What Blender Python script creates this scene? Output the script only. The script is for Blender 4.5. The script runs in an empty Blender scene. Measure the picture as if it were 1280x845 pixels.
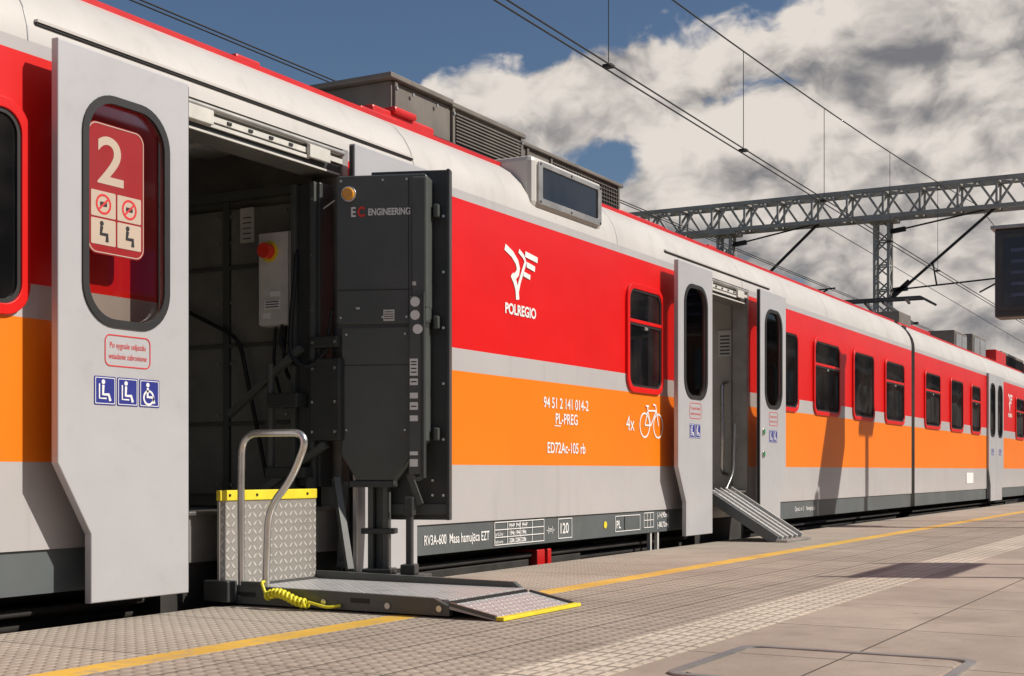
import bpy, math, random
from mathutils import Vector, Matrix
random.seed(4)
S=bpy.context.scene
COL=S.collection
# ------------------------------------------------------------------ node helpers
class NB:
    def __init__(s,nt): s.nt=nt
    def put(s,inp,v):
        if v is None: return
        if isinstance(v,bpy.types.NodeSocket): s.nt.links.new(v,inp)
        else: inp.default_value=v
    def m(s,op,a,b=None,c=None,clamp=False):
        n=s.nt.nodes.new('ShaderNodeMath'); n.operation=op; n.use_clamp=clamp
        s.put(n.inputs[0],a); s.put(n.inputs[1],b); s.put(n.inputs[2],c)
        return n.outputs[0]
    def ss(s,v,a,b,o0=0.0,o1=1.0):
        n=s.nt.nodes.new('ShaderNodeMapRange'); n.interpolation_type='SMOOTHSTEP'
        s.put(n.inputs[0],v); n.inputs[1].default_value=a; n.inputs[2].default_value=b
        n.inputs[3].default_value=o0; n.inputs[4].default_value=o1
        return n.outputs[0]
    def mix(s,f,a,b,mode='MIX'):
        n=s.nt.nodes.new('ShaderNodeMix'); n.data_type='RGBA'; n.blend_type=mode
        s.put(n.inputs[0],f); s.put(n.inputs[6],a); s.put(n.inputs[7],b)
        return n.outputs[2]
    def noise(s,vec,scale,detail=4,rough=.5,dist=0):
        n=s.nt.nodes.new('ShaderNodeTexNoise')
        if vec is not None: s.nt.links.new(vec,n.inputs['Vector'])
        n.inputs['Scale'].default_value=scale; n.inputs['Detail'].default_value=detail
        n.inputs['Roughness'].default_value=rough; n.inputs['Distortion'].default_value=dist
        return n.outputs[0]
    def mapv(s,vec,scale=(1,1,1),loc=(0,0,0)):
        n=s.nt.nodes.new('ShaderNodeMapping'); s.nt.links.new(vec,n.inputs[0])
        n.inputs['Scale'].default_value=scale; n.inputs['Location'].default_value=loc
        return n.outputs[0]
def c4(c,k=1.0): return (min(c[0]*k,1),min(c[1]*k,1),min(c[2]*k,1),1)
def newmat(name):
    m=bpy.data.materials.new(name); m.use_nodes=True
    nt=m.node_tree; b=nt.nodes['Principled BSDF']
    tc=nt.nodes.new('ShaderNodeTexCoord')
    return m,nt,b,NB(nt),tc.outputs['Object']
def bump(nt,h,strength,dist,b):
    n=nt.nodes.new('ShaderNodeBump'); n.inputs['Strength'].default_value=strength
    n.inputs['Distance'].default_value=dist; nt.links.new(h,n.inputs['Height'])
    nt.links.new(n.outputs[0],b.inputs['Normal'])
def pmat(name,col,rough=.5,metal=0,var=.1,scale=2.5,bmp=0,bscale=60,coat=0,streak=0,wave=0,rv=.25):
    m,nt,b,N,o=newmat(name)
    n=N.noise(o,scale,6,.6)
    f=N.ss(n,.3,.7)
    c=N.mix(f,c4(col,1-var),c4(col,1+var))
    if streak:
        sv=N.mapv(o,(9,9,.7)); sn=N.noise(sv,1.0,5,.6)
        f2=N.m('MULTIPLY',N.ss(sn,.52,.75),streak)
        c=N.mix(f2,c,(.10,.085,.07,1))
        n3=N.noise(o,28,4,.7); f3=N.m('MULTIPLY',N.ss(n3,.6,.8),streak*.6)
        c=N.mix(f3,c,(.12,.10,.085,1))
    nt.links.new(c,b.inputs['Base Color'])
    r=N.m('ADD',N.m('MULTIPLY',N.m('SUBTRACT',N.noise(o,4,3),.5),rv),rough)
    nt.links.new(r,b.inputs['Roughness'])
    b.inputs['Metallic'].default_value=metal
    if coat: b.inputs['Coat Weight'].default_value=coat; b.inputs['Coat Roughness'].default_value=.08
    if bmp: bump(nt,N.noise(o,bscale,4),bmp,.002,b)
    elif wave:
        w=N.noise(N.mapv(o,(1.0,1,2.2)),1.3,2)
        bump(nt,w,1.0,wave,b)
    return m
M={}
M['red']=pmat('train_red',(.68,.005,.004),.36,0,.04,1,coat=.10,streak=.03,wave=.006,rv=.06)
M['orange']=pmat('train_orange',(.88,.200,.004),.38,0,.04,1,coat=.10,streak=.04,wave=.006,rv=.06)
M['grey']=pmat('train_light_grey',(.455,.44,.44),.36,0,.04,1,coat=.12,streak=.12,wave=.006,rv=.06)
M['roofgrey']=pmat('roof_grey',(.53,.51,.485),.45,0,.06,1.5,coat=.1,streak=.13,rv=.1)
M['leaf']=pmat('door_silver',(.48,.48,.495),.36,.12,.04,1,coat=.15,streak=.08,wave=.003,rv=.08)
M['skirt']=pmat('skirt_dark_grey',(.10,.115,.12),.45,0,.12,2,streak=.35)
M['black']=pmat('black_rubber',(.012,.012,.013),.55,0,.2,5)
M['under']=pmat('underframe',(.03,.027,.024),.8,0,.4,4,bmp=.4)
M['dark']=pmat('lift_dark_paint',(.082,.090,.086),.38,.05,.10,3,bmp=.15,bscale=250,streak=.10)
M['dark2']=pmat('lift_darker_paint',(.042,.046,.046),.42,.05,.15,3,bmp=.15,bscale=250,streak=.08)
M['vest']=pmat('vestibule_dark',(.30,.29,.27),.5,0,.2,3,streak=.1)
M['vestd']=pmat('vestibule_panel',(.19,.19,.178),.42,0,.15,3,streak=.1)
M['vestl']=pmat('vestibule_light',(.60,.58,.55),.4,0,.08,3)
M['steel']=pmat('brushed_steel',(.62,.61,.59),.28,.9,.08,8)
M['alu']=pmat('aluminium',(.42,.41,.39),.42,.7,.15,6,streak=.15)
M['boxgrey']=pmat('control_box_grey',(.60,.59,.55),.42,0,.10,6,streak=.08)
M['galv']=pmat('galvanised_steel',(.33,.34,.35),.5,.5,.15,3)
M['acgrey']=pmat('ac_unit_grey',(.155,.138,.12),.6,.1,.2,2,streak=.4,bmp=.2,bscale=15)
M['white']=pmat('white_lettering',(.80,.80,.79),.5,0,.03,5)
M['redtxt']=pmat('red_lettering',(.60,.03,.03),.5,0,.03,5)
M['redfilm']=pmat('red_film_sticker',(.30,.010,.012),.4,0,.05,5)
M['redbright']=pmat('red_knob',(.80,.04,.02),.35,0,.03,5)
M['blue']=pmat('blue_sticker',(.025,.035,.24),.4,0,.04,5)
M['label']=pmat('label_white',(.65,.65,.62),.5,0,.1,30)
M['yellow']=pmat('yellow_paint',(.80,.64,.03),.5,0,.12,9,streak=.1)
M['yelcab']=pmat('yellow_cable',(.75,.68,.03),.4,0,.05,9)
M['amber']=pmat('amber_lens',(.75,.33,.02),.2,0,.05,9,coat=.5)
M['redbox']=pmat('roof_red',(.55,.012,.012),.4,0,.1,2,streak=.2)
M['pale']=pmat('pale_print',(.50,.40,.32),.5,0,.03,5)
M['conc']=pmat('concrete',(.30,.27,.24),.85,0,.2,3,bmp=.6,bscale=40)
M['screen']=pmat('display_screen',(.012,.015,.03),.15,0,.1,4)
M['gantry']=pmat('gantry_paint',(.34,.33,.31),.6,.1,.15,2,streak=.2)
M['wire']=pmat('copper_wire',(.03,.028,.027),.6,.4,.1,4)
M['ballast']=pmat('ballast',(.15,.125,.105),.9,0,.5,14,bmp=1,bscale=22)
M['ground']=pmat('ground_soil',(.13,.13,.07),.95,0,.4,.6,bmp=1,bscale=8)
M['rust']=pmat('rusty_rail',(.14,.07,.045),.7,.3,.3,8)
M['brick']=pmat('station_brick',(.17,.075,.05),.85,0,.25,1.2,bmp=.5,bscale=30)
M['rooftile']=pmat('station_roof',(.06,.045,.04),.8,0,.2,1.5)
M['green']=pmat('button_green',(.02,.25,.08),.4)
M['display_dim']=pmat('display_dim_text',(.06,.075,.14),.3)
def glassdark():
    m,nt,b,N,o=newmat('coach_glass')
    n=N.noise(N.mapv(o,(.9,1,1.6)),1.6,3)
    c=N.mix(N.ss(n,.4,.65),(.004,.005,.006,1),(.022,.020,.019,1))
    nt.links.new(c,b.inputs['Base Color'])
    b.inputs['Roughness'].default_value=.03
    b.inputs['IOR'].default_value=1.5
    bump(nt,N.noise(o,1.2,1),1,.004,b)
    return m
M['glass']=glassdark()
def tint():
    m=bpy.data.materials.new('tinted_door_glass'); m.use_nodes=True; nt=m.node_tree
    nt.nodes.remove(nt.nodes['Principled BSDF'])
    out=nt.nodes['Material Output']
    t=nt.nodes.new('ShaderNodeBsdfTransparent'); t.inputs[0].default_value=(.89,.86,.83,1)
    g=nt.nodes.new('ShaderNodeBsdfGlossy'); g.inputs['Roughness'].default_value=.03
    f=nt.nodes.new('ShaderNodeFresnel'); f.inputs[0].default_value=1.33
    mx=nt.nodes.new('ShaderNodeMixShader'); nt.links.new(f.outputs[0],mx.inputs[0])
    nt.links.new(t.outputs[0],mx.inputs[1]); nt.links.new(g.outputs[0],mx.inputs[2])
    nt.links.new(mx.outputs[0],out.inputs[0]); return m
M['tint']=tint()
def sep(nt,o):
    n=nt.nodes.new('ShaderNodeSeparateXYZ'); nt.links.new(o,n.inputs[0]); return n.outputs
def paving(name,col,mode,p=.06,jx=1.0,jy=0,joff=0.0,contrast=.30):
    m,nt,b,N,o=newmat(name); x,y,z=sep(nt,o)
    def cell(v,q): return N.m('SUBTRACT',N.m('FRACT',N.m('DIVIDE',N.m('ADD',v,100.0),q)),.5)
    if mode=='stud':
        u=cell(x,p); v=cell(y,p)
        d=N.m('SQRT',N.m('ADD',N.m('MULTIPLY',u,u),N.m('MULTIPLY',v,v)))
        mask=N.ss(d,.44,.20)
    elif mode=='bar':
        u=N.m('ABSOLUTE',cell(x,p)); v=N.m('ABSOLUTE',cell(y,p*.6))
        d=N.m('MAXIMUM',u,v); mask=N.ss(d,.42,.30)
    else:
        mask=N.m('ADD',0.0,0.5)
    ju=N.m('ABSOLUTE',cell(N.m('ADD',x,joff),jx)); jm=N.ss(ju,.5-.006/jx,.5-.002/jx)
    if jy:
        jv=N.m('ABSOLUTE',cell(y,jy)); jm=N.m('MAXIMUM',jm,N.ss(jv,.5-.006/jy,.5-.002/jy))
    big=N.noise(o,.9,6,.65); fine=N.noise(o,60,4,.7); mid=N.noise(o,9,5,.65); vf=N.noise(o,170,3,.6)
    c=N.mix(N.ss(big,.3,.7),c4(col,.80),c4(col,1.15))
    c=N.mix(N.m('MULTIPLY',N.ss(mid,.45,.75),.35),c,c4(col,.6))
    c=N.mix(N.m('MULTIPLY',N.ss(fine,.5,.8),.45),c,c4(col,.5))
    c=N.mix(N.m('MULTIPLY',N.ss(vf,.55,.75),.40),c,c4(col,1.5))
    fl=N.m('FLOOR',N.m('DIVIDE',N.m('ADD',N.m('ADD',x,joff),100.0),jx))
    wn=nt.nodes.new('ShaderNodeTexWhiteNoise'); wn.noise_dimensions='2D'
    cb=nt.nodes.new('ShaderNodeCombineXYZ'); nt.links.new(fl,cb.inputs[0])
    if jy: nt.links.new(N.m('FLOOR',N.m('DIVIDE',N.m('ADD',y,100.0),jy)),cb.inputs[1])
    nt.links.new(cb.outputs[0],wn.inputs[0])
    c=N.mix(N.m('MULTIPLY',wn.outputs[0],.20),c,c4(col,.6))
    if mode!='slab':
        c=N.mix(N.m('MULTIPLY',N.m('SUBTRACT',1.0,mask),contrast),c,c4(col,.45))
    st=N.noise(o,2.3,3,.5); c=N.mix(N.m('MULTIPLY',N.ss(st,.58,.74),.40),c,c4(col,.5))
    vo=nt.nodes.new('ShaderNodeTexVoronoi'); vo.inputs['Scale'].default_value=2.6; nt.links.new(o,vo.inputs['Vector'])
    c=N.mix(N.m('MULTIPLY',N.ss(vo.outputs['Distance'],.05,.035),.5),c,c4(col,.35))
    c=N.mix(jm,c,c4(col,.3))
    nt.links.new(c,b.inputs['Base Color']); b.inputs['Roughness'].default_value=.8
    h=N.m('ADD',N.m('MULTIPLY',mask,1.0),N.m('MULTIPLY',fine,.25))
    h=N.m('SUBTRACT',h,N.m('MULTIPLY',jm,1.2))
    bump(nt,h,1.0,.005,b)
    return m
M['pav_edge']=paving('platform_edge_studs',(.43,.375,.31),'stud',.052,1.0,contrast=.30)
M['pav_mid']=paving('platform_mid_studs',(.41,.345,.28),'stud',.062,.5,.31,contrast=.34)
M['pav_guide']=paving('platform_guide_strip',(.64,.55,.445),'bar',.10,.3,0,contrast=.48)
M['pav_slab']=paving('platform_slabs',(.41,.330,.268),'slab',.1,1.0,.8)
def yline():
    m,nt,b,N,o=newmat('yellow_line_paint')
    n=N.noise(o,14,6,.7); c=N.mix(N.ss(N.noise(o,2,4),.3,.7),(.60,.36,.05,1),(.74,.46,.06,1))
    c=N.mix(N.m('MULTIPLY',N.ss(n,.50,.64),.65),c,(.36,.29,.22,1))
    nt.links.new(c,b.inputs['Base Color']); b.inputs['Roughness'].default_value=.7
    bump(nt,N.noise(o,80,3),.5,.002,b); return m
M['yline']=yline()
def diamond(name,col,p=.032,coord='XY',metal=.25):
    m,nt,b,N,o=newmat(name); x,y,z=sep(nt,o)
    a,c2=(x,y) if coord=='XY' else (x,z)
    A=N.m('DIVIDE',N.m('ADD',a,50.0),p); B=N.m('DIVIDE',N.m('ADD',c2,50.0),p)
    u=N.m('SUBTRACT',N.m('FRACT',A),.5); v=N.m('SUBTRACT',N.m('FRACT',B),.5)
    par=N.m('MODULO',N.m('ADD',N.m('FLOOR',A),N.m('FLOOR',B)),2.0)
    pp=N.m('ADD',u,v); q=N.m('SUBTRACT',u,v)
    p2=N.m('MULTIPLY',pp,pp); q2=N.m('MULTIPLY',q,q)
    e1=N.m('ADD',N.m('MULTIPLY',p2,1.6),N.m('MULTIPLY',q2,14.0))
    e2=N.m('ADD',N.m('MULTIPLY',q2,1.6),N.m('MULTIPLY',p2,14.0))
    e=N.m('ADD',N.m('MULTIPLY',e1,par),N.m('MULTIPLY',e2,N.m('SUBTRACT',1.0,par)))
    mask=N.ss(e,.75,.35)
    n=N.noise(o,5,5,.6)
    c=N.mix(mask,c4(col,.66),c4(col,1.25)); c=N.mix(N.m('MULTIPLY',N.ss(n,.48,.75),.40),c,(.22,.20,.18,1))
    nt.links.new(c,b.inputs['Base Color']); b.inputs['Metallic'].default_value=metal
    b.inputs['Roughness'].default_value=.40
    bump(nt,mask,1.0,.004,b); return m
M['diaXY']=diamond('diamond_plate_deck',(.60,.60,.60),.040,'XY',.1)
M['diaXZ']=diamond('diamond_plate_flap',(.48,.455,.42),.040,'XZ',.2)
# ------------------------------------------------------------------ geometry helpers
def link(o,parent=None):
    COL.objects.link(o)
    if parent is not None: o.parent=parent
    return o
def empty(name,loc=(0,0,0),parent=None,rotz=0):
    e=bpy.data.objects.new(name,None); e.empty_display_size=.3; e.location=loc
    e.rotation_euler=(0,0,rotz); return link(e,parent)
def meshobj(name,verts,faces,mats,parent=None,midx=None,smooth=False):
    me=bpy.data.meshes.new(name); me.from_pydata(verts,[],faces)
    for m in (mats if isinstance(mats,list) else [mats]): me.materials.append(m)
    if midx: 
        for p,i in zip(me.polygons,midx): p.material_index=i
    if smooth:
        for p in me.polygons: p.use_smooth=True
    me.update()
    return link(bpy.data.objects.new(name,me),parent)
def boxes(name,lst,mat,parent=None,bev=0):
    v=[];f=[]
    for (x0,x1,y0,y1,z0,z1) in lst:
        i=len(v)
        v+=[(x0,y0,z0),(x1,y0,z0),(x1,y1,z0),(x0,y1,z0),(x0,y0,z1),(x1,y0,z1),(x1,y1,z1),(x0,y1,z1)]
        f+=[(i,i+3,i+2,i+1),(i+4,i+5,i+6,i+7),(i,i+1,i+5,i+4),(i+1,i+2,i+6,i+5),(i+2,i+3,i+7,i+6),(i+3,i,i+4,i+7)]
    o=meshobj(name,v,f,mat,parent)
    if bev:
        b=o.modifiers.new('bevel','BEVEL'); b.width=bev; b.segments=2; b.limit_method='ANGLE'
    return o
def box(name,x0,x1,y0,y1,z0,z1,mat,parent=None,bev=0): return boxes(name,[(x0,x1,y0,y1,z0,z1)],mat,parent,bev)
def bars(name,segs,w,mat,parent=None):
    v=[];f=[]
    for a,b in segs:
        a=Vector(a);b=Vector(b);d=(b-a).normalized()
        up=Vector((0,0,1)) if abs(d.z)<.95 else Vector((1,0,0))
        s=d.cross(up).normalized()*w/2; t=d.cross(s).normalized()*w/2
        i=len(v)
        for p in (a,b):
            for q in (s+t,s-t,-s-t,-s+t): v.append(tuple(p+q))
        f+=[(i,i+1,i+2,i+3),(i+7,i+6,i+5,i+4)]+[(i+k,i+4+k,i+4+(k+1)%4,i+(k+1)%4) for k in range(4)]
    return meshobj(name,v,f,mat,parent)
def curve2mesh(cu,name,parent,mat,rot=(0,0,0),loc=(0,0,0),smooth=True):
    o=bpy.data.objects.new('tmp',cu); COL.objects.link(o)
    bpy.context.view_layer.update()
    dg=bpy.context.evaluated_depsgraph_get()
    me=bpy.data.meshes.new_from_object(o.evaluated_get(dg))
    COL.objects.unlink(o); bpy.data.objects.remove(o)
    me.materials.clear(); me.materials.append(mat); me.name=name
    if not smooth:
        for p in me.polygons: p.use_smooth=False
    n=bpy.data.objects.new(name,me); n.rotation_euler=rot; n.location=loc
    return link(n,parent)
def fillet(pts,r,seg=6):
    P=[Vector(p) for p in pts]; out=[P[0]]
    for i in range(1,len(P)-1):
        a=(P[i-1]-P[i]); b=(P[i+1]-P[i]); rr=min(r,a.length*.48,b.length*.48)
        A=P[i]+a.normalized()*rr; B=P[i]+b.normalized()*rr
        for k in range(seg+1):
            t=k/seg; out.append(A*(1-t)**2+P[i]*2*t*(1-t)+B*t*t)
    out.append(P[-1]); return out
def tube(name,pts,r,mat,parent=None,cyclic=False,res=3):
    cu=bpy.data.curves.new(name,'CURVE'); cu.dimensions='3D'; cu.bevel_depth=r; cu.bevel_resolution=res; cu.use_fill_caps=True
    sp=cu.splines.new('POLY'); sp.points.add(len(pts)-1)
    for p,q in zip(sp.points,pts): p.co=(q[0],q[1],q[2],1)
    sp.use_cyclic_u=cyclic
    return curve2mesh(cu,name,parent,mat)
def rrect(x0,x1,z0,z1,r,seg=7):
    pts=[]
    for cx,cz,a0 in ((x1-r,z1-r,0),(x0+r,z1-r,90),(x0+r,z0+r,180),(x1-r,z0+r,270)):
        for k in range(seg+1):
            a=math.radians(a0+90*k/seg); pts.append((cx+r*math.cos(a),cz+r*math.sin(a)))
    return pts
def circ(cx,cz,r,n=28): return [(cx+r*math.cos(2*math.pi*k/n),cz+r*math.sin(2*math.pi*k/n)) for k in range(n)]
def plate(name,loops,y,th,mat,parent=None,bev=0):
    """flat sheet in the XZ plane (outline loops, inner loops are holes), centred on y"""
    cu=bpy.data.curves.new(name,'CURVE'); cu.dimensions='2D'; cu.fill_mode='BOTH'
    cu.extrude=max(th/2-bev,0); cu.bevel_depth=bev; cu.bevel_resolution=2
    if bev: cu.offset=-bev
    for L in loops:
        sp=cu.splines.new('POLY'); sp.points.add(len(L)-1)
        for p,q in zip(sp.points,L): p.co=(q[0],q[1],0,1)
        sp.use_cyclic_u=True
    return curve2mesh(cu,name,parent,mat,(math.pi/2,0,0),(0,y,0),smooth=False)
def text(name,s,x,z,size,mat,parent=None,y=-.003,align='LEFT',sx=1.0,off=0.0):
    cu=bpy.data.curves.new(name,'FONT'); cu.body=s; cu.size=size; cu.align_x=align; cu.offset=off
    o=curve2mesh(cu,name,parent,mat,(math.pi/2,0,0),(x,y,z),smooth=False)
    o.scale=(sx,1,1); return o
def ribbon(pts,w):
    P=[Vector(p) for p in pts]; L=[];R=[]
    for i,p in enumerate(P):
        d=(P[min(i+1,len(P)-1)]-P[max(i-1,0)]).normalized(); n=Vector((-d.y,d.x))*w/2
        L.append(tuple(p+n)); R.append(tuple(p-n))
    return L+R[::-1]
# ------------------------------------------------------------------ GROUND, PLATFORM, TRACK
g=box('ground',-600,900,-700,700,-1.4,-1.0,M['ground'])
plat=empty('station_platform')
XA,XB=-40,220
boxes('body',[(XA,XB,-20.0,-.22,-1.0,-.05)],M['conc'],plat)
boxes('edge_coping',[(XA,XB,-1.08,-.13,-.049,0)],M['pav_edge'],plat)
boxes('yellow_line',[(XA,XB,-1.215,-1.08,-.049,.001)],M['yline'],plat)
boxes('stud_paving',[(XA,XB,-2.35,-1.215,-.049,0)],M['pav_mid'],plat)
boxes('guide_strip',[(XA,XB,-2.66,-2.35,-.049,.002)],M['pav_guide'],plat)
boxes('slab_paving',[(XA,XB,-20.0,-2.66,-.049,0)],M['pav_slab'],plat)
mc=empty('manhole_cover')
def flat_ring(name,x0,x1,y0,y1,r,w,z,h,mat,parent):
    cu=bpy.data.curves.new(name,'CURVE'); cu.dimensions='2D'; cu.fill_mode='BOTH'; cu.extrude=h
    Ls=[rrect(x0,x1,y0,y1,r)]
    if w: Ls.append(rrect(x0+w,x1-w,y0+w,y1-w,max(r-w,.01)))
    for L in Ls:
        sp=cu.splines.new('POLY'); sp.points.add(len(L)-1)
        for p,q in zip(sp.points,L): p.co=(q[0],q[1],0,1)
        sp.use_cyclic_u=True
    return curve2mesh(cu,name,parent,mat,loc=(0,0,z),smooth=False)
flat_ring('cover_frame',6.42,7.22,-3.62,-2.80,.08,.035,.004,.004,M['alu'],mc)
flat_ring('cover_plate',6.47,7.17,-3.57,-2.85,.06,0,.002,.003,M['pav_slab'],mc)
trk=empty('railway_track')
for k,yc in enumerate((1.45,5.6)):
    boxes('ballast_bed',[(XA,XB,yc-1.55,yc+2.0,-1.0,-.93)],M['ballast'],trk)
    for j,d in enumerate((-.75,.75)):
        boxes('rail',[(XA,XB,yc+d-.035,yc+d+.035,-.80,-.76),(XA,XB,yc+d-.01,yc+d+.01,-.89,-.80),(XA,XB,yc+d-.07,yc+d+.07,-.90,-.885)],M['rust'],trk)
    boxes('sleepers',[(x*.6+XA,x*.6+XA+.25,yc-1.25,yc+1.25,-.93,-.901) for x in range(int((XB-XA)/.6))],M['conc'],trk)
# ------------------------------------------------------------------ STATION BUILDING (unseen, added across the platform to darken reflections in the glass)
sb=empty('reflected_building_unseen')
boxes('walls',[(-34,14,-30,-20,-1,8.5),(20,190,-29,-20.5,-1,7.5)],M['brick'],sb)
boxes('plinth_and_cornice',[(-34.1,14.1,-30.1,-19.9,8.5,8.9),(19.9,190.1,-29.1,-20.4,7.5,7.9),(-34.05,14.05,-19.95,-19.88,0,.7),(20,190,-20.45,-20.38,0,.7)],M['conc'],sb)
boxes('roof',[(-33,13,-29,-21,8.9,10.2),(21,189,-28,-21.5,7.9,9.6)],M['rooftile'],sb)
boxes('windows',[(x,x+1.3,-20.03,-19.96,z,z+2.1) for x in [-32+3*i for i in range(15)] for z in (1.3,5)]+[(x,x+1.3,-20.53,-20.46,z,z+1.9) for x in [22+3.1*i for i in range(53)] for z in (1.3,4.8)],M['glass'],sb)
boxes('window_sills',[(x-.1,x+1.4,-20.0,-19.90,z-.12,z) for x in [-32+3*i for i in range(15)] for z in (1.3,5)]+[(x-.1,x+1.4,-20.5,-20.40,z-.12,z) for x in [22+3.1*i for i in range(53)] for z in (1.3,4.8)],M['conc'],sb)
# ------------------------------------------------------------------ TRAIN
train=empty('passenger_train')
W=2.9
ZB=[.125,.31,.675,1.268,1.41,2.355,2.41]
BM=['skirt','grey','orange','grey','red','grey']
def side_wall(x0,x1,doors,y,flip=False,par=None):
    xs=sorted(set([x0,x1]+[a for d in doors for a in d]))
    names=['skirt','grey','orange','red']; v=[];f=[];mi=[]
    for i in range(len(xs)-1):
        if any(abs(xs[i]-d[0])<1e-6 for d in doors): continue
        for j in range(6):
            k=len(v); a,b=xs[i],xs[i+1]; yy=y+(.012 if j==0 else 0)*(-1 if flip else 1)
            v+=[(a,yy,ZB[j]),(b,yy,ZB[j]),(b,yy,ZB[j+1]),(a,yy,ZB[j+1])]
            f.append((k,k+1,k+2,k+3) if not flip else (k+3,k+2,k+1,k)); mi.append(names.index(BM[j]))
    return meshobj('side_wall',v,f,[M[n] for n in names],par,mi)
def window(x0,x1,hopper,par,z0=1.268,z1=2.145,frame='red'):
    fw=.045
    plate('window_frame',[rrect(x0,x1,z0,z1,.13),rrect(x0+fw,x1-fw,z0+fw,z1-fw,.09)],-.010,.022,M[frame],par,.004)
    plate('window_seal',[rrect(x0+fw,x1-fw,z0+fw,z1-fw,.09),rrect(x0+fw+.018,x1-fw-.018,z0+fw+.018,z1-fw-.018,.075)],-.006,.014,M['black'],par)
    plate('window_glass',[rrect(x0+fw+.01,x1-fw-.01,z0+fw+.01,z1-fw-.01,.08)],-.003,.004,M['glass'],par)
    if hopper:
        zc=z0+(z1-z0)*.655
        box('window_bar',x0+fw,x1-fw,-.018,-.002,zc-.014,zc+.014,M['red'],par,.003)
        box('window_bar_seal',x0+fw+.02,x1-fw-.02,-.012,-.002,zc-.034,zc-.014,M['black'],par)
        box('window_handle',(x0+x1)/2-.03,(x0+x1)/2+.03,-.022,-.004,zc-.06,zc-.036,M['alu'],par,.003)
def leaf(x0,x1,side,par,closed=False):
    c=.18; y=-.12 if not closed else -.02
    if side<0: out=[(x0,2.41),(x1,2.41),(x1,.08),(x0+c,.08),(x0+c,.37),(x0,.67)]
    else: out=[(x0,2.41),(x1,2.41),(x1,.67),(x1-c,.37),(x1-c,.08),(x0,.08)]
    out=out[::-1]
    w0=x0+.145; w1=x1-.145
    hole=rrect(w0,w1,1.268,2.225,.165,9)
    plate('door_leaf',[out,hole],y,.040,M['leaf'],par,.006)
    plate('door_glass',[rrect(w0-.005,w1+.005,1.263,2.23,.165,9)],y,.006,M['tint'] if not closed else M['glass'],par)
    ring=[rrect(w0-.016,w1+.016,1.252,2.241,.18,9),rrect(w0+.018,w1-.018,1.286,2.207,.150,9)]
    plate('door_glass_seal',ring,y-.020,.014,M['black'],par)
    e=x1 if side<0 else x0
    box('door_edge_rubber',e-.008,e+.008,y-.012,y+.012,.10,2.40,M['black'],par)
    sx=x0+(.195 if side<0 else .20)
    yy=y-.0215
    if not closed:
        plate('notice_border',[rrect(sx+.06,sx+.33,1.085,1.222,.03),rrect(sx+.065,sx+.325,1.090,1.217,.026)],yy,.001,M['redtxt'],par)
        text('notice_text','Po sygnale odjazdu',sx+.195,1.165,.036,M['redtxt'],par,yy,'CENTER',.78)
        text('notice_text','wsiadanie zabronione',sx+.195,1.118,.036,M['redtxt'],par,yy,'CENTER',.72)
    n=3 if side<0 and x0<7 else 2
    for i in range(n):
        a=sx+i*.131; 
        if n==2: a=sx+.06+i*.131
        b0=.918
        plate('sticker',[rrect(a,a+.122,b0,b0+.122,.006)],yy,.001,M['blue'],par)
        plate('sticker_edge',[rrect(a+.005,a+.117,b0+.005,b0+.117,.004),rrect(a+.008,a+.114,b0+.008,b0+.114,.004)],yy-.001,.001,M['white'],par)
        L=[circ(a+.05,b0+.098,.010,12),ribbon([(a+.05,b0+.085),(a+.048,b0+.045),(a+.08,b0+.045),(a+.09,b0+.018)],.013)]
        for l in L: plate('sticker_figure',[l],yy-.0015,.001,M['white'],par)
        if i==2: plate('sticker_wheel',[circ(a+.055,b0+.042,.034),circ(a+.055,b0+.042,.025)],yy-.0015,.001,M['white'],par)
        else: plate('sticker_seat',[ribbon([(a+.028,b0+.09),(a+.028,b0+.028),(a+.068,b0+.028)],.007)],yy-.0015,.001,M['white'],par)
ROOF=[(0,2.41),(.006,2.47),(.03,2.55),(.075,2.63),(.145,2.71),(.25,2.775),(.42,2.835),(.7,2.895),(1.05,2.94),(1.45,2.955)]
ROOF=ROOF+[(W-a,b) for a,b in ROOF[-2::-1]]
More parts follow.
